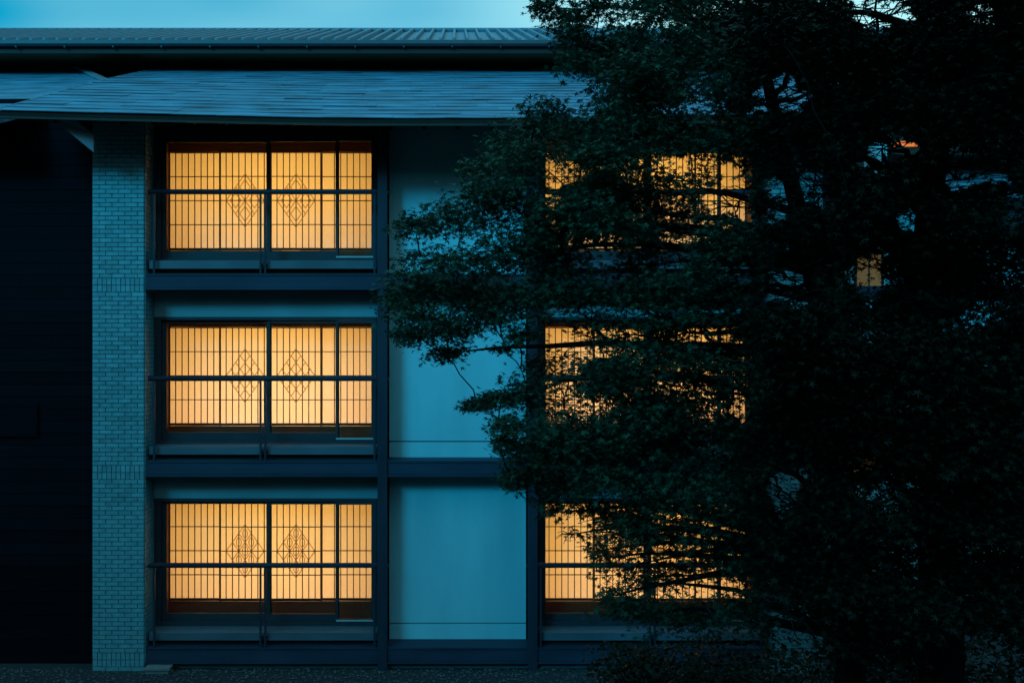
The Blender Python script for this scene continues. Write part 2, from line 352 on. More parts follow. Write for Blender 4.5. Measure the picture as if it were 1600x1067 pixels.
def ribbon(mb, pts, y, w):
    for (a, b), (c, d) in zip(pts[:-1], pts[1:]):
        L = math.hypot(c - a, d - b) or 1; nx, nz = -(d - b) / L * w / 2, (c - a) / L * w / 2
        mb.quad((a + nx, y, b + nz), (a - nx, y, b - nz), (c - nx, y, d - nz), (c + nx, y, d + nz))
def window(k, side):
    """one bay on one storey: sashes, glass, timber reveal, four shoji panels, the room behind"""
    dz = k * PITCH; mir = side > 0
    fx = (lambda a, b: (-b, -a)) if mir else (lambda a, b: (a, b))
    wn = empty('window', house, (0, 0, 0))
    gl, gr = fx(X(248, GY), X(588, GY)); zl = Z(976, GY) + dz; zh = Z(781, GY) + dz
    ob_l, ob_r = fx(PX1 + .016, BX0 - .002)
    # plaster head and jambs; beam and eave shade is in the head's colour
    ztop = 0.125 + (k + 1) * PITCH - 0.014 if k < 2 else 8.95
    MB().box(ob_l, ob_r, 0.470, 0.60, zh + 0.03, ztop).build('shaded_lintel', M['shaded_lintel'] if k < 2 else M['dark_wood'], wn)  # on the top floor dark timber stands in for the eave's shade
    MB().box(ob_l, gl, 0.46, 0.62, zl - .19, zh + 0.028).build('jamb', M['sash'], wn); MB().box(gr, ob_r, 0.46, 0.62, zl - .19, zh + 0.028).build('jamb', M['sash'], wn)
    # ledge
    MB().box(ob_l + .03, ob_r - 0.01, 0.10, 0.455, zl - 0.14, zl - 0.004).build('ledge', M['ledge'], wn, bevel=0.008)
    MB().box(ob_l, ob_r, 0.22, 0.455, zl - 0.255, zl - 0.142).build('ledge_shadow_gap', M['dark_wood'], wn)  # fills the recess under the ledge; its shadow is put in the dark colour
    # outer frame
    f = MB(); fw = 0.045
    f.box(gl, gr, GY - 0.04, GY + 0.09, zl, zl + 0.06); f.box(gl, gr, GY - 0.04, GY + 0.09, zh - 0.02, zh + 0.027)
    f.box(gl, gl + fw, GY - 0.035, GY + 0.085, zl + .061, zh - .021); f.box(gr - fw, gr, GY - 0.035, GY + 0.085, zl + .061, zh - .021)
    f.build('outer_frame', M['sash'], wn)
    # sliding sashes
    mid = X(418, GY) if not mir else X(1012, GY); st = X(527, GY) if not mir else X(1124, GY)
    def sash(a, b, y, m, bw, rail):
        q = MB()
        q.box(a, a + bw, y, y + .035, zl + .062, zh - .022); q.box(b - bw, b, y, y + .035, zl + .062, zh - .022)
        q.box(a + bw, b - bw, y + .001, y + .034, zl + .062, zl + .062 + rail); q.box(a + bw, b - bw, y + .001, y + .034, zh - .022 - 0.05, zh - .022)
        s_ = q.build('sash', m, wn)
        MB().box(a + bw, b - bw, y + .014, y + .020, zl + .062 + rail, zh - .072).build('glass_pane', M['glass'], wn)
    sash(gl + fw, mid + .055, GY + .045, M['sash'], .07, .12)
    sash(mid - .02, st + 0.03, GY + .005, M['sash'], .06, .12)
    sash(st - .02, gr - fw, GY - .033, M['sash'], .035, .05)
    MB().box(st - .015, gr - fw - .005, GY - .045, GY - .0335, zl + .072, zl + .098).build('sash_pull_bar', M['sash_light'], wn)
    # timber reveal between glass and shoji
    zs0, zs1 = Z(935, SY) + dz, Z(785, SY) + dz
    y0, y1 = GY + .092, SY + .03
    MB().box(gl - .03, gl - .002, y0, y1, zl - .02, zh + .14).build('reveal_board', M['wood'], wn)
    MB().box(gr + .002, gr + .03, y0, y1, zl - .02, zh + .14).build('reveal_board', M['wood'], wn)
    MB().box(gl - .03, gr + .03, y0, y1 - .03, zl - .05, zl - .021).build('sill_board', M['wood'], wn)
    MB().box(gl - .03, gr + .03, y0, y1 - .03, zh + .141, zh + .17).build('head_board', M['wood'], wn)
    sl_, sr_ = fx(X(264.5, SY), X(582, SY))
    MB().box(gl, gr, SY - .03, SY + .03, zs1 + .012, zh + .139).build('shoji_head_rail', M['wood'], wn)
    MB().box(gl, gr, SY - .03, SY + .03, zl - .02, zs0 - .035).build('shoji_base_board', M['wood'], wn)
    if sl_ - gl > 0.005: MB().box(gl, sl_, SY - .028, SY + .03, zs0 - .034, zs1 + .011).build('shoji_post', M['wood'], wn)
    if gr - sr_ > 0.005: MB().box(sr_, gr, SY - .028, SY + .03, zs0 - .034, zs1 + .011).build('shoji_post', M['wood'], wn)
    # four shoji: paper, frame, lattice
    pw = (sr_ - sl_) / 4
    for i in range(4):
        a, b = sl_ + pw * i, sl_ + pw * (i + 1); y = SY if i in (0, 3) else SY - 0.026
        MB().quad((a, y + .012, zs0), (b, y + .012, zs0), (b, y + .012, zs1), (a, y + .012, zs1)).build('shoji_paper', M['paper'], wn)
        fr = MB(); s = 0.016 if i in (0, 3) else 0.020
        fr.box(a, a + s, y - .011, y + .011, zs0 - .04, zs1 + .02); fr.box(b - s, b, y - .011, y + .011, zs0 - .04, zs1 + .02)
        fr.box(a + s, b - s, y - .010, y + .010, zs0 - .03, zs0 + .012); fr.box(a + s, b - s, y - .010, y + .010, zs1 - .010, zs1 + .010)
        fr.build('shoji_frame', M['wire'], wn)
        lt = MB(); nbar = 8
        for j in range(1, nbar):
            if i == 3 and not mir and j < 2: continue
            xx = a + pw * j / nbar; lt.box(xx - .0072, xx + .0072, y - .004, y + .0105, zs0 + .012, zs1 - .01)
        for j in range(1, 4):
            zz = zs0 + (zs1 - zs0) * j / 4; lt.box(a + s, b - s, y - .006, y + .0102, zz - .007, zz + .007)
        lt.build('shoji_lattice', M['wire'], wn)
        if i in (1, 2):
            cm = MB(); cx, cz = (a + b) / 2, (zs0 + zs1) / 2
            for sg in crest(k, 0.325, 0.46):
                ribbon(cm, [(cx + u, cz + v_) for u, v_ in sg], y - .006, 0.0145)
            cm.build('crest_ornament', M['ornament'], wn)
    # the room behind: floor, ceiling, side and back walls
    rm = MB(); ry0, ry1 = SY + .032, 3.3; rz0, rz1 = zl - .05, zh + .17
    rm.box(gl - .06, gl - .031, y0, ry1, rz0, rz1); rm.box(gr + .031, gr + .06, y0, ry1, rz0, rz1)
    rm.box(gl - .06, gr + .06, ry1, ry1 + .05, rz0, rz1); rm.box(gl - .06, gr + .06, ry0, ry1, rz1, rz1 + .04); rm.box(gl - .06, gr + .06, ry0, ry1, rz0 - .04, rz0)
    rm.build('room_shell', M['room'], wn)
    # balcony railing
    rl = empty('railing', house)
    ra, rb = fx(X(231), X(589)); zr = Z(883.5) + dz
    MB().tube([(ra, 0.03, zr), (rb, 0.03, zr)], 0.041, 14).build('top_rail', M['steel'], rl, smooth=True)
    for px in (406.5, 414):
        xx = X(px); xx = -xx if mir else xx
        MB().box(xx - .014, xx + .014, 0.012, 0.048, 0.125 + dz + .247, zr - .025).build('post', M['steel'], rl)
    for px in (240, 585):
        xx = X(px); xx = -xx if mir else xx
        MB().box(xx - .016, xx + .016, 0.012, 0.048, 0.125 + dz + .247, zr - .025).build('post', M['steel'], rl)
    xx = X(410.3); xx = -xx if mir else xx
    MB().box(xx - .06, xx + .06, 0.050, 0.10, zl - .10, zl - .06).build('post_clamp', M['steel'], rl)
    # ceiling lamp of the room
    lx = (gl + gr) / 2
    lp = empty('ceiling_lamp', None, (lx, 2.15, rz1 - .02))
    name = ['ground floor', 'middle floor', 'top floor'][k]
    tag(lp, 'warm ceiling lamp glowing behind the %s paper screens %s' % (name, 'behind the tree' if mir else 'beside the clear brick pillar'), 'lamp', 'room lamps')
    MB().box(-.9, .9, -.22, .22, -.10, -.02).build('lamp_shade', M['lamp_glow'], lp)
    MB().box(-.05, .05, -.05, .05, -.019, .02).build('lamp_mount', M['wood'], lp)
    al = bpy.data.lights.new('lamp_light', 'AREA'); al.shape = 'RECTANGLE'; al.size = 3.0; al.size_y = 1.2; al.energy = LAMP_W * (0.93, 0.93, 0.98)[k]; al.color = (1.0, 0.57, 0.12)
    ao = bpy.data.objects.new('lamp_light', al); COL.objects.link(ao); ao.parent = lp; ao.location = (0, .45, -.80); ao.rotation_euler = (R(-68), 0, 0)
    # added low fill lamp, paling the bottom of the paper screens
    fl = empty('fill_lamp', None, (lx, 2.7, rz0))
    tag(fl, 'added unseen pale fill lamp behind the %s paper screens %s' % (name, 'behind the tree' if mir else 'beside the clear brick pillar'), 'lamp', 'added fill lamps')
    MB().box(-.14, .14, -.14, .14, .03, .50).build('lamp_shade', M['lamp_glow'], fl); MB().box(-.17, .17, -.17, .17, 0, .029).build('fill_lamp_base', M['wood'], fl)
    a2 = bpy.data.lights.new('lamp_light', 'AREA'); a2.shape = 'RECTANGLE'; a2.size = 3.0; a2.size_y = 0.5; a2.energy = (26, 42, 13)[k] * (0.9 if mir else 1.0); a2.color = (1.0, 0.63, 0.43)
    o2 = bpy.data.objects.new('lamp_light', a2); COL.objects.link(o2); o2.parent = fl; o2.location = (0, -.6, .35); o2.rotation_euler = (R(-90), 0, 0)
LAMP_W = 116
for side in (-1, 1):
    for k in range(3): window(k, side)

# body of the house behind the facade
bd = MB(); bd.box(PX0 + .02, PX0 + .2, 0.62, 3.4, 0, 9.3); bd.box(-PX0 - .2, -PX0 - .02, 0.62, 3.4, 0, 9.3)
bd.box(-14, 14, 3.5, 3.7, 0, 10.95)
bd.build('rear_wall', M['dark_wood'], house)

# ------------------------------------------------------------------ lean-to roof of shingles
EY, TY = -1.2, 3.46
EZ = Z(185.5, EY); TZ = Z(108, TY)
EXW, TXW = -X(-8, EY), -X(250, TY)
def roofpt(u, v):
    """u in -1..1 along the eave, v 0 (eave) .. 1 (top)"""
    half = EXW + (TXW - EXW) * (v ** 0.85)
    lift = 0.115 * max(0, abs(u) - 0.2) ** 1.2 / 0.8 ** 1.2 * (1 - v)
    return Vector((u * half, EY + (TY - EY) * v, EZ + (TZ - EZ) * v + lift + 0.06 * math.sin(math.pi * v)))
rf = empty('shingle_roof', house)
NC = 20; nrm = Vector((0, -(TZ - EZ), TY - EY)).normalized()
for c in range(NC):
    v0, v1 = c / NC, (c + 1.12) / NC
    v1 = min(v1, 1.0)
    u = -1.0; first = True
    while u < 1.0:
        L = random.uniform(0.09, 0.16) if not first else random.uniform(0.05, 0.15)
        first = False
        u1 = min(1.0, u + L)
        if 1.0 - u1 < 0.04: u1 = 1.0
        gq = 0.0003
        lo = nrm * (0.016 + random.uniform(-.004, .006)); hi = nrm * 0.004; th = nrm * 0.011
        p0, p1, p2, p3 = roofpt(u + gq, v0), roofpt(u1 - gq, v0), roofpt(u1 - gq, v1), roofpt(u + gq, v1)
        dv = Vector((0, random.uniform(-.008, .008), 0))
        cc = (p0 + p1) / 2
        q = MB().hexa([p0 + lo - th + dv - cc, p1 + lo - th + dv - cc, p2 + hi - th - cc, p3 + hi - th - cc, p0 + lo + dv - cc, p1 + lo + dv - cc, p2 + hi - cc, p3 + hi - cc])
        o = q.build('shingle', M['shingle'], rf); o.location = cc
        u = u1
# deck, fascia and dark boarded underside
US = [i / 20 * 2 - 1 for i in range(21)]
dk = MB()
for i in range(20):
    for a, b in ((0, .5), (.5, 1)):
        t_ = [roofpt(US[i], a), roofpt(US[i + 1], a), roofpt(US[i + 1], b), roofpt(US[i], b)]
        dk.hexa([p - nrm * .11 for p in t_] + [p - nrm * .02 for p in t_])
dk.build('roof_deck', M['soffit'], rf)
fa = MB()
for i in range(20):
    p, q = roofpt(US[i], 0), roofpt(US[i + 1], 0)
    fa.hexa([p + Vector((0, .03, -.10)), q + Vector((0, .03, -.10)), q + Vector((0, .07, -.10)), p + Vector((0, .07, -.10)),
             p + Vector((0, .03, -.025)), q + Vector((0, .03, -.025)), q + Vector((0, .07, -.025)), p + Vector((0, .07, -.025))])
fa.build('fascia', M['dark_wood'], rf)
for i in range(27):                                         # rafters under the eave
    u = -0.97 + i * 1.94 / 26; p, q = roofpt(u, 0.05), roofpt(u, 0.36)
    MB().hexa([p + Vector((-.03, 0, -.22)), p + Vector((.03, 0, -.22)), q + Vector((.03, 0, -.22)), q + Vector((-.03, 0, -.22)),
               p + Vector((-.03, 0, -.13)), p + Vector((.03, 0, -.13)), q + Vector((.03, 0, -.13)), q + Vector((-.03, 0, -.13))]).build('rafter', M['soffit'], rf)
MB().box(PX0 - .1, -PX0 + .1, -0.02, 0.12, 8.86, 9.06).build('wall_plate', M['dark_wood'], rf)
for sgn in (-1, 1):                                         # hip caps
    hc = MB(); hc.tube([roofpt(sgn, v) + nrm * .004 for v in (0, .2, .4, .6, .8, 1)], 0.02, 8); hc.build('hip_cap', M['shingle'], rf, smooth=True)
# boxed brace from the pillar to the corner of the eave
for sgn in (-1, 1):
    a0, a1 = at(80, 184, -.95), at(112, 184, -.95); b0, b1 = at(146, 238, -.75), at(146, 210, -.75)
    def mx(p, dy): return Vector((p.x if sgn < 0 else -p.x, p.y + dy, p.z))
    MB().hexa([mx(a0, 0), mx(b0, 0), mx(b0, .1), mx(a0, .1), mx(a1, 0), mx(b1, 0), mx(b1, .1), mx(a1, .1)]).build('eave_brace', M['ridge'], rf)

# ------------------------------------------------------------------ upper roof with standing battens and gutter
ur = empty('upper_roof', house)
GYU = 2.45; GZ = Z(67, GYU); RY = GYU + 4.8; RZ = Z(50.5, RY)
UX0, UX1 = -14.0, 14.0
MB().hexa([(UX0, GYU, GZ - .06), (UX1, GYU, GZ - .06), (UX1, RY, RZ - .06), (UX0, RY, RZ - .06), (UX0, GYU, GZ), (UX1, GYU, GZ), (UX1, RY, RZ), (UX0, RY, RZ)]).build('roof_sheet', M['metal_roof'], ur)
bat = MB().hexa([(-.03, 0, -.002), (.03, 0, -.002), (.03, RY - GYU, RZ - GZ - .002), (-.03, RY - GYU, RZ - GZ - .002),
                 (-.022, 0, .09), (.022, 0, .09), (.022, RY - GYU, RZ - GZ + .09), (-.022, RY - GYU, RZ - GZ + .09)]).mesh('batten', M['metal_roof'])
x = UX0 + .1
while x < UX1 - .05:
    inst('batten', bat, ur, (x, GYU, GZ)); x += 0.247
gt = MB(); prof = [(-.10, .05), (-.115, .045), (-.115, -.02), (-.08, -.055), (-.02, -.055), (0, -.02), (0, .02), (-.02, .02), (-.02, -.02), (-.035, -.04), (-.075, -.04), (-.10, -.015)]
for i in range(len(prof)):
    a, b = prof[i], prof[(i + 1) % len(prof)]
    gt.quad((UX0, GYU + a[0], GZ + a[1] - .03), (UX1, GYU + a[0], GZ + a[1] - .03), (UX1, GYU + b[0], GZ + b[1] - .03), (UX0, GYU + b[0], GZ + b[1] - .03))
gt.build('gutter', M['copper'], ur)
x = UX0 + .4
while x < UX1:
    MB().box(x - .012, x + .012, GYU - .10, GYU + .05, GZ - .115, GZ - .088).build('gutter_bracket', M['copper'], ur); x += 0.9
MB().box(UX0, UX1, GYU + .004, GYU + .04, GZ - .20, GZ - .062).build('fascia', M['dark_wood'], ur)
MB().hexa([(UX0, GYU + .04, GZ - .19), (UX1, GYU + .04, GZ - .19), (UX1, 3.5, GZ - .12), (UX0, 3.5, GZ - .12), (UX0, GYU + .04, GZ - .165), (UX1, GYU + .04, GZ - .165), (UX1, 3.5, GZ - .095), (UX0, 3.5, GZ - .095)]).build('soffit', M['wood'], ur)
MB().tube([(UX0, RY, RZ + .03), (UX1, RY, RZ + .03)], 0.07, 8).build('ridge_cap', M['metal_roof'], ur)

# stone block at the foot of the pillar
sb = MB().box(X(231), X(268), -.16, .12, 0.0, 0.055).box(X(230), X(270), -.18, .10, 0.057, 0.10)
tag(sb.build('stepping_stone', M['stone'], bevel=0.008), 'small pale stone slab on the gravel beside the clear brick pillar', 'stone block')

# ------------------------------------------------------------------ dark wing on the left
lw = tag(empty('side_wing', None, (-9.9, 0.35, 0)), 'unlit dark timber wing with board siding beside the clear brick pillar', 'building')
def off(ob, root): ob.location = Vector(ob.location) - root.location; return ob
WYL = 0.35
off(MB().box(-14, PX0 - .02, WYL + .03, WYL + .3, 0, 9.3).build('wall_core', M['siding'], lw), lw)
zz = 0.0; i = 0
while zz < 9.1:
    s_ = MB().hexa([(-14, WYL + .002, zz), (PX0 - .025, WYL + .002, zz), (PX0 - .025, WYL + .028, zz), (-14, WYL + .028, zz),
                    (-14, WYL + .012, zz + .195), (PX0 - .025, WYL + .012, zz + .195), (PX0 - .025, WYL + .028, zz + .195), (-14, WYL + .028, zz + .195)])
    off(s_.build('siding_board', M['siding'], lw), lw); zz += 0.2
wz0, wz1, wx0, wx1 = Z(682, WYL), Z(630, WYL), X(-70, WYL), X(60, WYL)
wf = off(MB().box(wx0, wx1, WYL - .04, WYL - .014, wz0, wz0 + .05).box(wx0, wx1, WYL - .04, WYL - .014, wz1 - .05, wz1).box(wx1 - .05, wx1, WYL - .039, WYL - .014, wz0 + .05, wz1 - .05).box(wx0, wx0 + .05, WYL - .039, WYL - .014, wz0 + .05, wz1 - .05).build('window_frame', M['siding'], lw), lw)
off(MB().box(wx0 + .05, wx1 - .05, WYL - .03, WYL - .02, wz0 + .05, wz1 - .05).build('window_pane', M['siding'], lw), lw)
lr = [Vector((-14, 3.45, Z(108.5, 3.45))), Vector((X(127, 3.45), 3.45, Z(108.5, 3.45))), Vector((-6.05, 1.75, Z(136, 1.75))), Vector((-7.3, -.75, 0)), Vector((-14, -.75, 0))]
sl0 = (lr[1].z - lr[2].z) / (3.45 - 1.75)
for q in lr[3:]: q.z = lr[2].z - sl0 * (1.75 + .75)
rfq = MB(); nn = len(lr); rfq.v = [tuple(p) for p in lr] + [tuple(p - Vector((0, 0, .12))) for p in lr]
rfq.f = [tuple(range(nn)), tuple(reversed(range(nn, 2 * nn)))] + [(i, i + nn, (i + 1) % nn + nn, (i + 1) % nn) for i in range(nn)]
wr = off(rfq.build('roof', M['shingle'], lw), lw)
dxy = (lr[2] - lr[1]); up_ = Vector((0, 0, .05))
hv = MB(); pr_ = Vector((-.13, -.04, 0))
hv.hexa([lr[1] + pr_, lr[1], lr[2], lr[2] + pr_, lr[1] + pr_ + up_, lr[1] + up_, lr[2] + up_, lr[2] + pr_ + up_])
hv.build('ridge_cap', M['ridge'], wr).location = Vector((0, 0, 0))

# ------------------------------------------------------------------ wing on the right, behind the tree
WYR = 3.0
rw = tag(empty('side_wing', None, (9.0, WYR, 0)), 'plastered wing with small lit windows and ribbed roof behind the big tree', 'building')
def rp(mb, name, m, parent=None):
    o = mb.build(name, m, parent or rw)
    if parent is None: off(o, rw)
    return o
rp(MB().box(5.95, 17, WYR, WYR + .3, 0, 8.6), 'wall', M['plaster'])
for k in range(3):
    zz = 0.12 + k * PITCH
    rp(MB().box(5.95, 17, WYR - .12, WYR - .002, zz, zz + .22), 'floor_beam', M['beam'])
for (a, b, c_, d_) in ((1338, 1376, 398, 462), (1328, 1372, 698, 738), (1322, 1345, 925, 950), (1470, 1530, 400, 462), (1470, 1530, 690, 750)):
    x0, x1, z1, z0 = X(a, WYR), X(b, WYR), Z(c_, WYR), Z(d_, WYR)
    wnd = rp(MB().box(x0 - .05, x1 + .05, WYR - .03, WYR - .002, z0 - .05, z0).box(x0 - .05, x1 + .05, WYR - .03, WYR - .002, z1, z1 + .05).box(x0 - .05, x0, WYR - .029, WYR - .002, z0, z1).box(x1, x1 + .05, WYR - .029, WYR - .002, z0, z1), 'window_frame', M['sash'])
    rp(MB().box(x0, x1, WYR - .02, WYR - .004, z0, z1), 'window_pane', M['wing_window_glow'] if a < 1400 else M['sash'], wnd)
    xm = (x0 + x1) / 2
    rp(MB().box(xm - .015, xm + .015, WYR - .028, WYR - .021, z0, z1), 'glazing_bar', M['sash'], wnd)
# slanted tiled roof running towards the house
q0, q1, q2, q3 = at(1455, 300, 1.6), at(1700, 300, 1.6), at(1700, 225, 3.4), at(1520, 225, 3.4)
rp(MB().hexa([q0 - Vector((0, 0, .1)), q1 - Vector((0, 0, .1)), q2 - Vector((0, 0, .1)), q3 - Vector((0, 0, .1)), q0, q1, q2, q3]), 'roof', M['metal_roof'])
for i in range(12):
    t = i / 11; a, b = q0.lerp(q3, t), q1.lerp(q2, t)
    rp(MB().tube([a + Vector((0, 0, .03)), b + Vector((0, 0, .03))], .035, 6), 'tile_row', M['metal_roof'])
ws = rp(MB().box(X(1350, 1.2), X(1386, 1.2), 1.2, 2.9, Z(300, 1.2), Z(222, 1.2)), 'stair_wall', M['plaster'])
rp(MB().box(6.2, 17, 1.6, 3.8, 8.62, 8.76), 'eave', M['soffit'])
# lantern under the wing's eave
lc = at(1411, 233, 1.9)
ln = tag(empty('lantern', None, lc), 'orange lantern glowing under the eave of the wing behind the tree', 'lantern')
pts = []
MB().tube([(0, 0, -.13), (0, 0, -.11), (0, 0, .0), (0, 0, .10), (0, 0, .12)], [.12, .22, .25, .22, .12], 14).build('lantern_shade', M['lantern_glow'], ln, smooth=True)
MB().tube([(0, 0, .121), (0, 0, .20)], [.13, .11], 10).build('lantern_cap', M['dark_wood'], ln)
MB().tube([(0, 0, .20), (0, 0, 8.62 - lc.z)], .012, 6).build('lantern_cord', M['dark_wood'], ln)

# ------------------------------------------------------------------ trees
ang = [R(a) for a in (-112, -54, 0, 54, 112)]
lv = [(0.0, 0.0)]
tips = [(math.sin(a) * l, math.cos(a) * l) for a, l in zip(ang, (.55, .88, 1.0, .88, .55))]
nang = [R(a) for a in (-165, -84, -27, 27, 84, 165)]
notch = [(math.sin(a) * l, math.cos(a) * l) for a, l in zip(nang, (.16, .24, .27, .27, .24, .16))]
LV = np.array(lv + tips + notch)
LF = np.array([(0, 6 + i + 1, 1 + i, 6 + i) for i in range(5)])
OV = np.array([(0, -.5), (.30, -.1), (.20, .32), (0, .62), (-.20, .32), (-.30, -.1)])     # simple pointed leaf
def leaves_mesh(name, P, size, m, tilt, maple=True, parent=None, droop=0.25):
    P = np.asarray(P); n = len(P); base = LV if maple else OV; nv = len(base)
    nrm_ = rng.normal(0, tilt, (n, 3)); nrm_[:, 2] = 1.0
    nrm_ /= np.linalg.norm(nrm_, axis=1, keepdims=True)
    a = rng.uniform(0, 2 * np.pi, n); t = np.stack([np.cos(a), np.sin(a), -droop + rng.normal(0, .15, n)], 1)
    t -= nrm_ * np.sum(t * nrm_, 1, keepdims=True); t /= np.linalg.norm(t, axis=1, keepdims=True)
    s = np.cross(t, nrm_); sz = size * rng.uniform(.65, 1.3, n)[:, None, None]
    V = P[:, None, :] + sz * (base[None, :, 0:1] * s[:, None, :] + base[None, :, 1:2] * t[:, None, :])
    # lobes curl down a little
    rr_ = np.linalg.norm(base, axis=1)[None, :, None]
    V = V - sz * 0.18 * (rr_ ** 2) * nrm_[:, None, :]
    V = V.reshape(-1, 3)
    me = bpy.data.meshes.new(name); me.vertices.add(len(V)); me.vertices.foreach_set('co', V.ravel())
    if maple:
        F = (LF[None] + (np.arange(n) * nv)[:, None, None]).reshape(-1, 4); k = 4
    else:
        F = (np.arange(nv)[None] + (np.arange(n) * nv)[:, None]); k = 6
    me.loops.add(F.size); me.loops.foreach_set('vertex_index', F.ravel().astype(np.int32))
    me.polygons.add(len(F)); me.polygons.foreach_set('loop_start', np.arange(0, F.size, k, dtype=np.int32)); me.polygons.foreach_set('loop_total', np.full(len(F), k, dtype=np.int32))
    me.update(calc_edges=True); me.materials.append(m)
    o = bpy.data.objects.new(name, me); COL.objects.link(o); o.parent = parent
    return o

# openings in the crowns where the house and the sky show through (photo pixel, radii, thinning)
GAPS = [(1375, 22, 50, 28, .95), (1495, 118, 55, 13, .94), (1222, 150, 42, 26, .96), (1248, 290, 56, 46, .97), (1240, 450, 44, 36, .97),
        (1372, 248, 24, 28, .96), (1411, 234, 34, 18, .98), (1512, 266, 52, 30, .96), (1587, 330, 22, 34, .85), (1358, 430, 24, 36, .88), (1422, 345, 22, 20, .9),
        (1225, 768, 26, 40, .95), (1243, 985, 44, 44, .95), (1350, 716, 26, 20, .85), (1535, 25, 26, 18, .8), (1020, 28, 40, 22, .6),
        (1140, 308, 36, 34, .985), (1075, 262, 70, 22, .6), (1050, 385, 34, 14, .8), (864, 310, 18, 70, .5), (885, 270, 36, 20, .7), (925, 388, 60, 14, .6),
        (1050, 410, 40, 16, .85), (960, 490, 120, 12, .85), (930, 525, 85, 22, .55), (880, 560, 44, 50, .45), (885, 640, 42, 32, .45), (1095, 605, 30, 18, .5), (1070, 522, 90, 14, .7), (1000, 545, 150, 26, .45), (960, 600, 110, 60, .35), (1130, 570, 40, 60, .4),
        (1158, 632, 14, 28, .8), (1010, 860, 165, 74, .52), (882, 900, 42, 46, .97), (880, 830, 34, 34, .8), (1090, 840, 70, 50, .55), (930, 985, 90, 20, .8),
        (1110, 925, 60, 20, .4), (700, 385, 50, 14, .6), (640, 400, 30, 20, .5), (770, 545, 40, 20, .7), (1240, 530, 30, 12, .3)]
def keep(P):
    P = np.asarray(P); d = P[:, 1] + D
    px = CX + P[:, 0] / d * FPX; py = CY - (P[:, 2] - CAMZ) / d * FPX
    ok = np.ones(len(P), bool)
    for (gx, gy, rx, ry, pr) in GAPS:
        e = ((px - gx) / rx) ** 2 + ((py - gy) / ry) ** 2
        th = np.arctan2((py - gy) / ry, (px - gx) / rx)
        e = e * (1 + .35 * np.sin(3 * th + gx) + .30 * np.sin(5 * th + gy) + .25 * np.sin(px * .23 + gy) * np.sin(py * .31 + gx))
        ok &= ~(rng.random(len(P)) < pr * np.clip((1.35 - e) / .6, 0, 1))
    return P[ok]

def inside(poly, x, y):
    r = False; j = len(poly) - 1
    for i in range(len(poly)):
        if (poly[i][1] > y) != (poly[j][1] > y) and x < (poly[j][0] - poly[i][0]) * (y - poly[i][1]) / (poly[j][1] - poly[i][1]) + poly[i][0]: r = not r
        j = i
    return r

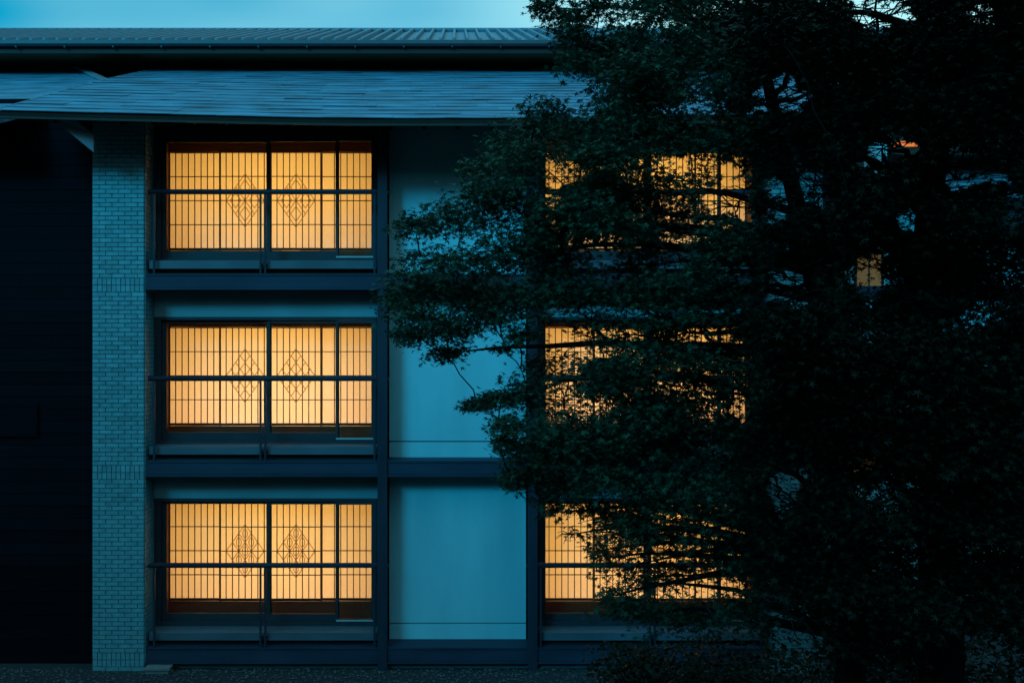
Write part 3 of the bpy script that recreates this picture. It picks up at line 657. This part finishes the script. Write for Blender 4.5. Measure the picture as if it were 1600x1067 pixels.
def make_tree(name, label, trunk_pts, trunk_r, pads, leaf, size, tilt, per_m2, twig_n, group=None):
    base = Vector(trunk_pts[0]); root = tag(empty(name, None, base), label, 'tree', group)
    tp = [Vector(p) - base for p in trunk_pts]
    MB().tube(tp, trunk_r, 10).build('trunk', M['bark'], root, smooth=True)
    limbs = []; tw = MB(); allP = []
    order = sorted(range(len(pads)), key=lambda i: -(Vector(pads[i][0]) - base - tp[-1]).length)
    nodes = [(p, r) for p, r in zip(tp, trunk_r)]
    dense = []
    for i in range(len(tp) - 1):
        for s in range(4):
            dense.append((tp[i].lerp(tp[i + 1], s / 4), trunk_r[i] + (trunk_r[i + 1] - trunk_r[i]) * s / 4))
    limb_nodes = []
    for idx, i in enumerate(order):
        c, rx, ry, rz, dens = pads[i]; c = Vector(c) - base
        big = idx < 14 or random.random() < .08
        pool = dense[4:] if big or not limb_nodes else limb_nodes + dense[6:]
        def cost(nd):
            d_ = c - nd[0]; return d_.length + 1.2 * max(0, abs(d_.z) - .6 * math.hypot(d_.x, d_.y)) + 3.0 * max(0, (c.x - nd[0].x) * (1 if c.x < tp[3].x - .4 else 0)) + max(0, -d_.z + .1) * 1.4 + (0.0 if big else max(0, .3 - d_.length))
        st, r0 = min(pool, key=cost)
        d_ = c - st; L = d_.length
        if L < .05: continue
        mid = st.lerp(c, .5) + Vector((random.uniform(-.1, .1) * L, random.uniform(-.1, .1) * L, .10 * L + random.uniform(-.05, .08) * L))
        rad = min(r0 * .6, .012 + .018 * L); pts, rs = [], []
        ns = 7
        for s in range(ns + 1):
            t = s / ns; p = st * (1 - t) ** 2 + mid * (2 * t * (1 - t)) + c * t * t
            p += Vector((random.gauss(0, .02), random.gauss(0, .02), random.gauss(0, .015))) * min(1, L) * (0 < s < ns)
            pts.append(p); rs.append(rad * (1 - t) + .005)
        if big: MB().tube(pts, rs, 7).build('limb', M['bark'], root, smooth=True)
        else: tw.tube(pts, rs, 5)
        limb_nodes += [(p, r) for p, r in zip(pts[2:], rs[2:])]
        # twigs fanning through the pad
        for q in range(twig_n):
            a = random.uniform(0, 6.28); e = Vector((math.cos(a) * rx * .85, math.sin(a) * ry * .85, random.uniform(-.7, .5) * rz))
            m_ = c + e * .5 + Vector((0, 0, .03)); tw.tube([c, m_, c + e], [.006, .0045, .0025], 3, cap=False)
        n_ = max(20, int(per_m2 * rx * ry * dens * 3.14))
        rr_ = np.sqrt(rng.random(n_)); aa = rng.uniform(0, 2 * np.pi, n_)
        rr_ = rr_ * (0.82 + 0.18 * np.sin(aa * 5 + i) + 0.12 * np.sin(aa * 9 + 2 * i))
        pz = rng.normal(0, .40, n_) * rz - 0.25 * rz * rr_ ** 2 * 2
        # small ragged clumps rather than an even spray
        cl = rng.integers(0, max(6, n_ // 14), n_); cj = rng.normal(0, 1, (cl.max() + 1, 3)) * np.array([rx * .20, ry * .20, rz * .45])
        P = np.stack([c.x + rr_ * np.cos(aa) * rx, c.y + rr_ * np.sin(aa) * ry, c.z + pz], 1) + cj[cl]
        allP.append(P)
    tag(tw.build('twigs', M['bark'], root), kind='stuff')
    P = keep(np.concatenate(allP) + np.array(base)) - np.array(base)
    cr_ = leaves_mesh('crown', P, size, M[leaf], tilt, True, root); tag(cr_, kind='stuff')
    print('TREE', name, 'pads', len(pads), 'leaves', len(P))
    return root

def pad(px, py, rxp, ryp, y, dens=1.0, ydep=None):
    c = at(px, py, y); s = (D + y) / FPX
    return (c, rxp * s, ydep or max(.35, rxp * s * .9), ryp * s, dens)

YA = -5.6                                               # the maple stands about six metres in front of the facade
pads = []
hand = [(850, 178, 46, 22), (905, 195, 55, 26), (800, 222, 50, 20), (752, 262, 40, 13), (830, 250, 75, 28), (905, 250, 70, 30), (770, 300, 60, 20),
        (655, 352, 46, 15), (720, 335, 70, 24), (800, 320, 75, 30), (870, 345, 60, 30), (660, 400, 46, 18), (725, 400, 75, 30), (800, 395, 70, 32),
        (650, 440, 55, 22), (625, 470, 36, 15), (710, 450, 80, 28), (780, 455, 80, 30), (660, 492, 60, 20), (640, 522, 32, 13), (700, 515, 62, 20), (700, 552, 38, 13),
        (760, 490, 60, 22), (835, 470, 70, 30), (880, 430, 60, 30), (820, 525, 40, 12), (790, 545, 30, 8),
        (745, 632, 30, 9), (785, 622, 42, 13), (825, 608, 45, 18), (850, 570, 40, 22), (795, 665, 36, 14), (815, 700, 44, 18), (785, 690, 20, 9), (830, 740, 50, 22), (800, 745, 30, 12), (870, 700, 60, 30), (880, 765, 60, 22),
        (850, 12, 26, 10), (885, 30, 40, 14), (930, 15, 50, 18), (895, 62, 30, 12), (925, 75, 45, 18), (900, 98, 36, 13), (960, 105, 50, 22), (985, 60, 50, 24), (985, 178, 50, 20), (1010, 135, 60, 26),
        (870, 800, 30, 12), (890, 835, 26, 10), (930, 800, 50, 16), (955, 870, 36, 22), (1000, 910, 40, 24), (960, 930, 36, 14), (1040, 840, 50, 24), (1090, 880, 45, 24),
        (960, 300, 60, 40), (985, 350, 60, 30), (940, 330, 55, 30), (1010, 300, 40, 26), (960, 600, 70, 40), (1020, 640, 80, 40), (1010, 570, 60, 34), (1110, 560, 60, 30), (1130, 670, 60, 30), (1060, 690, 70, 34),
        (980, 840, 60, 34), (1060, 870, 60, 34), (930, 860, 40, 26), (1000, 880, 50, 30), (1120, 850, 50, 30), (960, 640, 60, 30), (920, 580, 40, 30), (930, 690, 60, 26),
        (920, 460, 70, 22), (1000, 450, 80, 25), (1080, 450, 80, 25), (1000, 415, 60, 14), (960, 560, 50, 22), (1060, 590, 60, 30), (1150, 590, 50, 40), (990, 952, 70, 18), (1080, 955, 70, 20), (1155, 940, 45, 24), (1040, 900, 50, 20), (1130, 880, 40, 20), (1090, 800, 60, 18)]
for (px, py, rx, ry) in hand: pads.append(pad(px, py, rx, ry, YA + random.uniform(-.9, .9), 1.15))
polyA = [(960, 190), (1000, 30), (1060, -40), (1300, -40), (1320, 500), (1300, 800), (1180, 880), (1000, 830), (900, 770), (860, 700), (880, 600), (880, 480), (860, 380), (900, 260)]
for _ in range(4000):
    if len(pads) > len(hand) + 200: break
    x, y = random.uniform(860, 1320), random.uniform(-40, 900)
    if inside(polyA, x, y): pads.append(pad(x, y, random.uniform(45, 75), random.uniform(18, 30), YA + random.uniform(-1.6, .8), 1.0))
bA = at(1330, 1040, YA); bA.z = -.05
tA = [bA, bA + Vector((-.05, .05, 1.0)), bA + Vector((.05, .1, 2.2)), at(1300, 560, YA), at(1260, 380, YA + .1), at(1215, 200, YA + .1), at(1180, 40, YA)]
make_tree('maple_tree', 'spreading green maple whose leafy branches reach over the plaster panels', tA, [.21, .17, .15, .13, .10, .07, .04], pads, 'maple_leaf', 0.053, 0.55, 1500, 9)

YB = -7.4
pads = []
polyB = [(1190, -40), (1700, -40), (1700, 1000), (1230, 1000), (1180, 780), (1200, 600), (1230, 480), (1210, 300), (1190, 120)]
for _ in range(9000):
    if len(pads) > 360: break
    x, y = random.uniform(1190, 1700), random.uniform(-40, 1000)
    if inside(polyB, x, y): pads.append(pad(x, y, random.uniform(55, 95), random.uniform(24, 42), YB + random.uniform(-1.3, .9), 1.0))
bB = at(1480, 1060, YB); bB.z = -.05
tB = [bB, bB + Vector((.05, .2, 1.2)), at(1470, 700, YB + .5), at(1440, 480, YB + .7), at(1455, 300, YB + .8), at(1480, 150, YB + .7), at(1500, -20, YB + .6)]
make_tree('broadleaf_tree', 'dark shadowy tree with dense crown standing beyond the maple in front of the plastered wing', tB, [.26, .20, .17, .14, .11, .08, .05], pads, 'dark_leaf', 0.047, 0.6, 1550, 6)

# ------------------------------------------------------------------ shrubs at the foot of the trees
def shrub(px, y, w_, h_, label):
    c = at(px, 1060, y); c.z = 0
    root = tag(empty('garden_shrub', None, c), label, 'shrub', 'shrubs under the trees')
    st = MB()
    for i in range(9):
        a = random.uniform(0, 6.28); r_ = random.uniform(.3, .8); st.tube([(0.04 * math.cos(a), .04 * math.sin(a), -.03), (w_ * .25 * r_ * math.cos(a), w_ * .25 * r_ * math.sin(a), h_ * .45), (w_ * .45 * r_ * math.cos(a), w_ * .45 * r_ * math.sin(a), h_ * .85)], [.02, .014, .006], 5)
    st.build('stems', M['bark'], root)
    n_ = int(1500 * w_ * h_)
    d_ = rng.normal(0, 1, (n_, 3)); d_ /= np.linalg.norm(d_, axis=1, keepdims=True)
    rad = rng.random(n_) ** .4
    lump = 1 + .16 * np.sin(d_[:, 0] * 5 + px) + .14 * np.sin(d_[:, 1] * 6 + 1) + .14 * np.sin(d_[:, 2] * 7 + px)
    P = d_ * (rad * lump)[:, None] * np.array([w_ / 2, w_ / 2.2, h_ / 2]) + np.array([0, 0, h_ * .52]); P[:, 2] = np.maximum(P[:, 2], .02)
    tag(leaves_mesh('foliage', P, .075, M['shrub_leaf'], .7, False, root), kind='stuff')
for (px, y, w_, h_, lb) in ((1010, -1.6, 1.7, .95, 'low rounded shrub on the gravel before the ground floor window behind the maple'),
                            (1140, -3.0, 1.9, 1.35, 'broad dark shrub between the low rounded shrub and the maple trunk'),
                            (1330, -4.4, 2.2, 1.8, 'tall dark shrub beside the maple trunk'),
                            (1480, -5.2, 2.2, 2.3, 'tallest dark shrub behind the trunk of the shadowy tree'),
                            (1590, -6.0, 2.0, 2.0, 'dark bushy shrub on the far side of the shadowy tree from the maple')):
    shrub(px, y, w_, h_, lb)
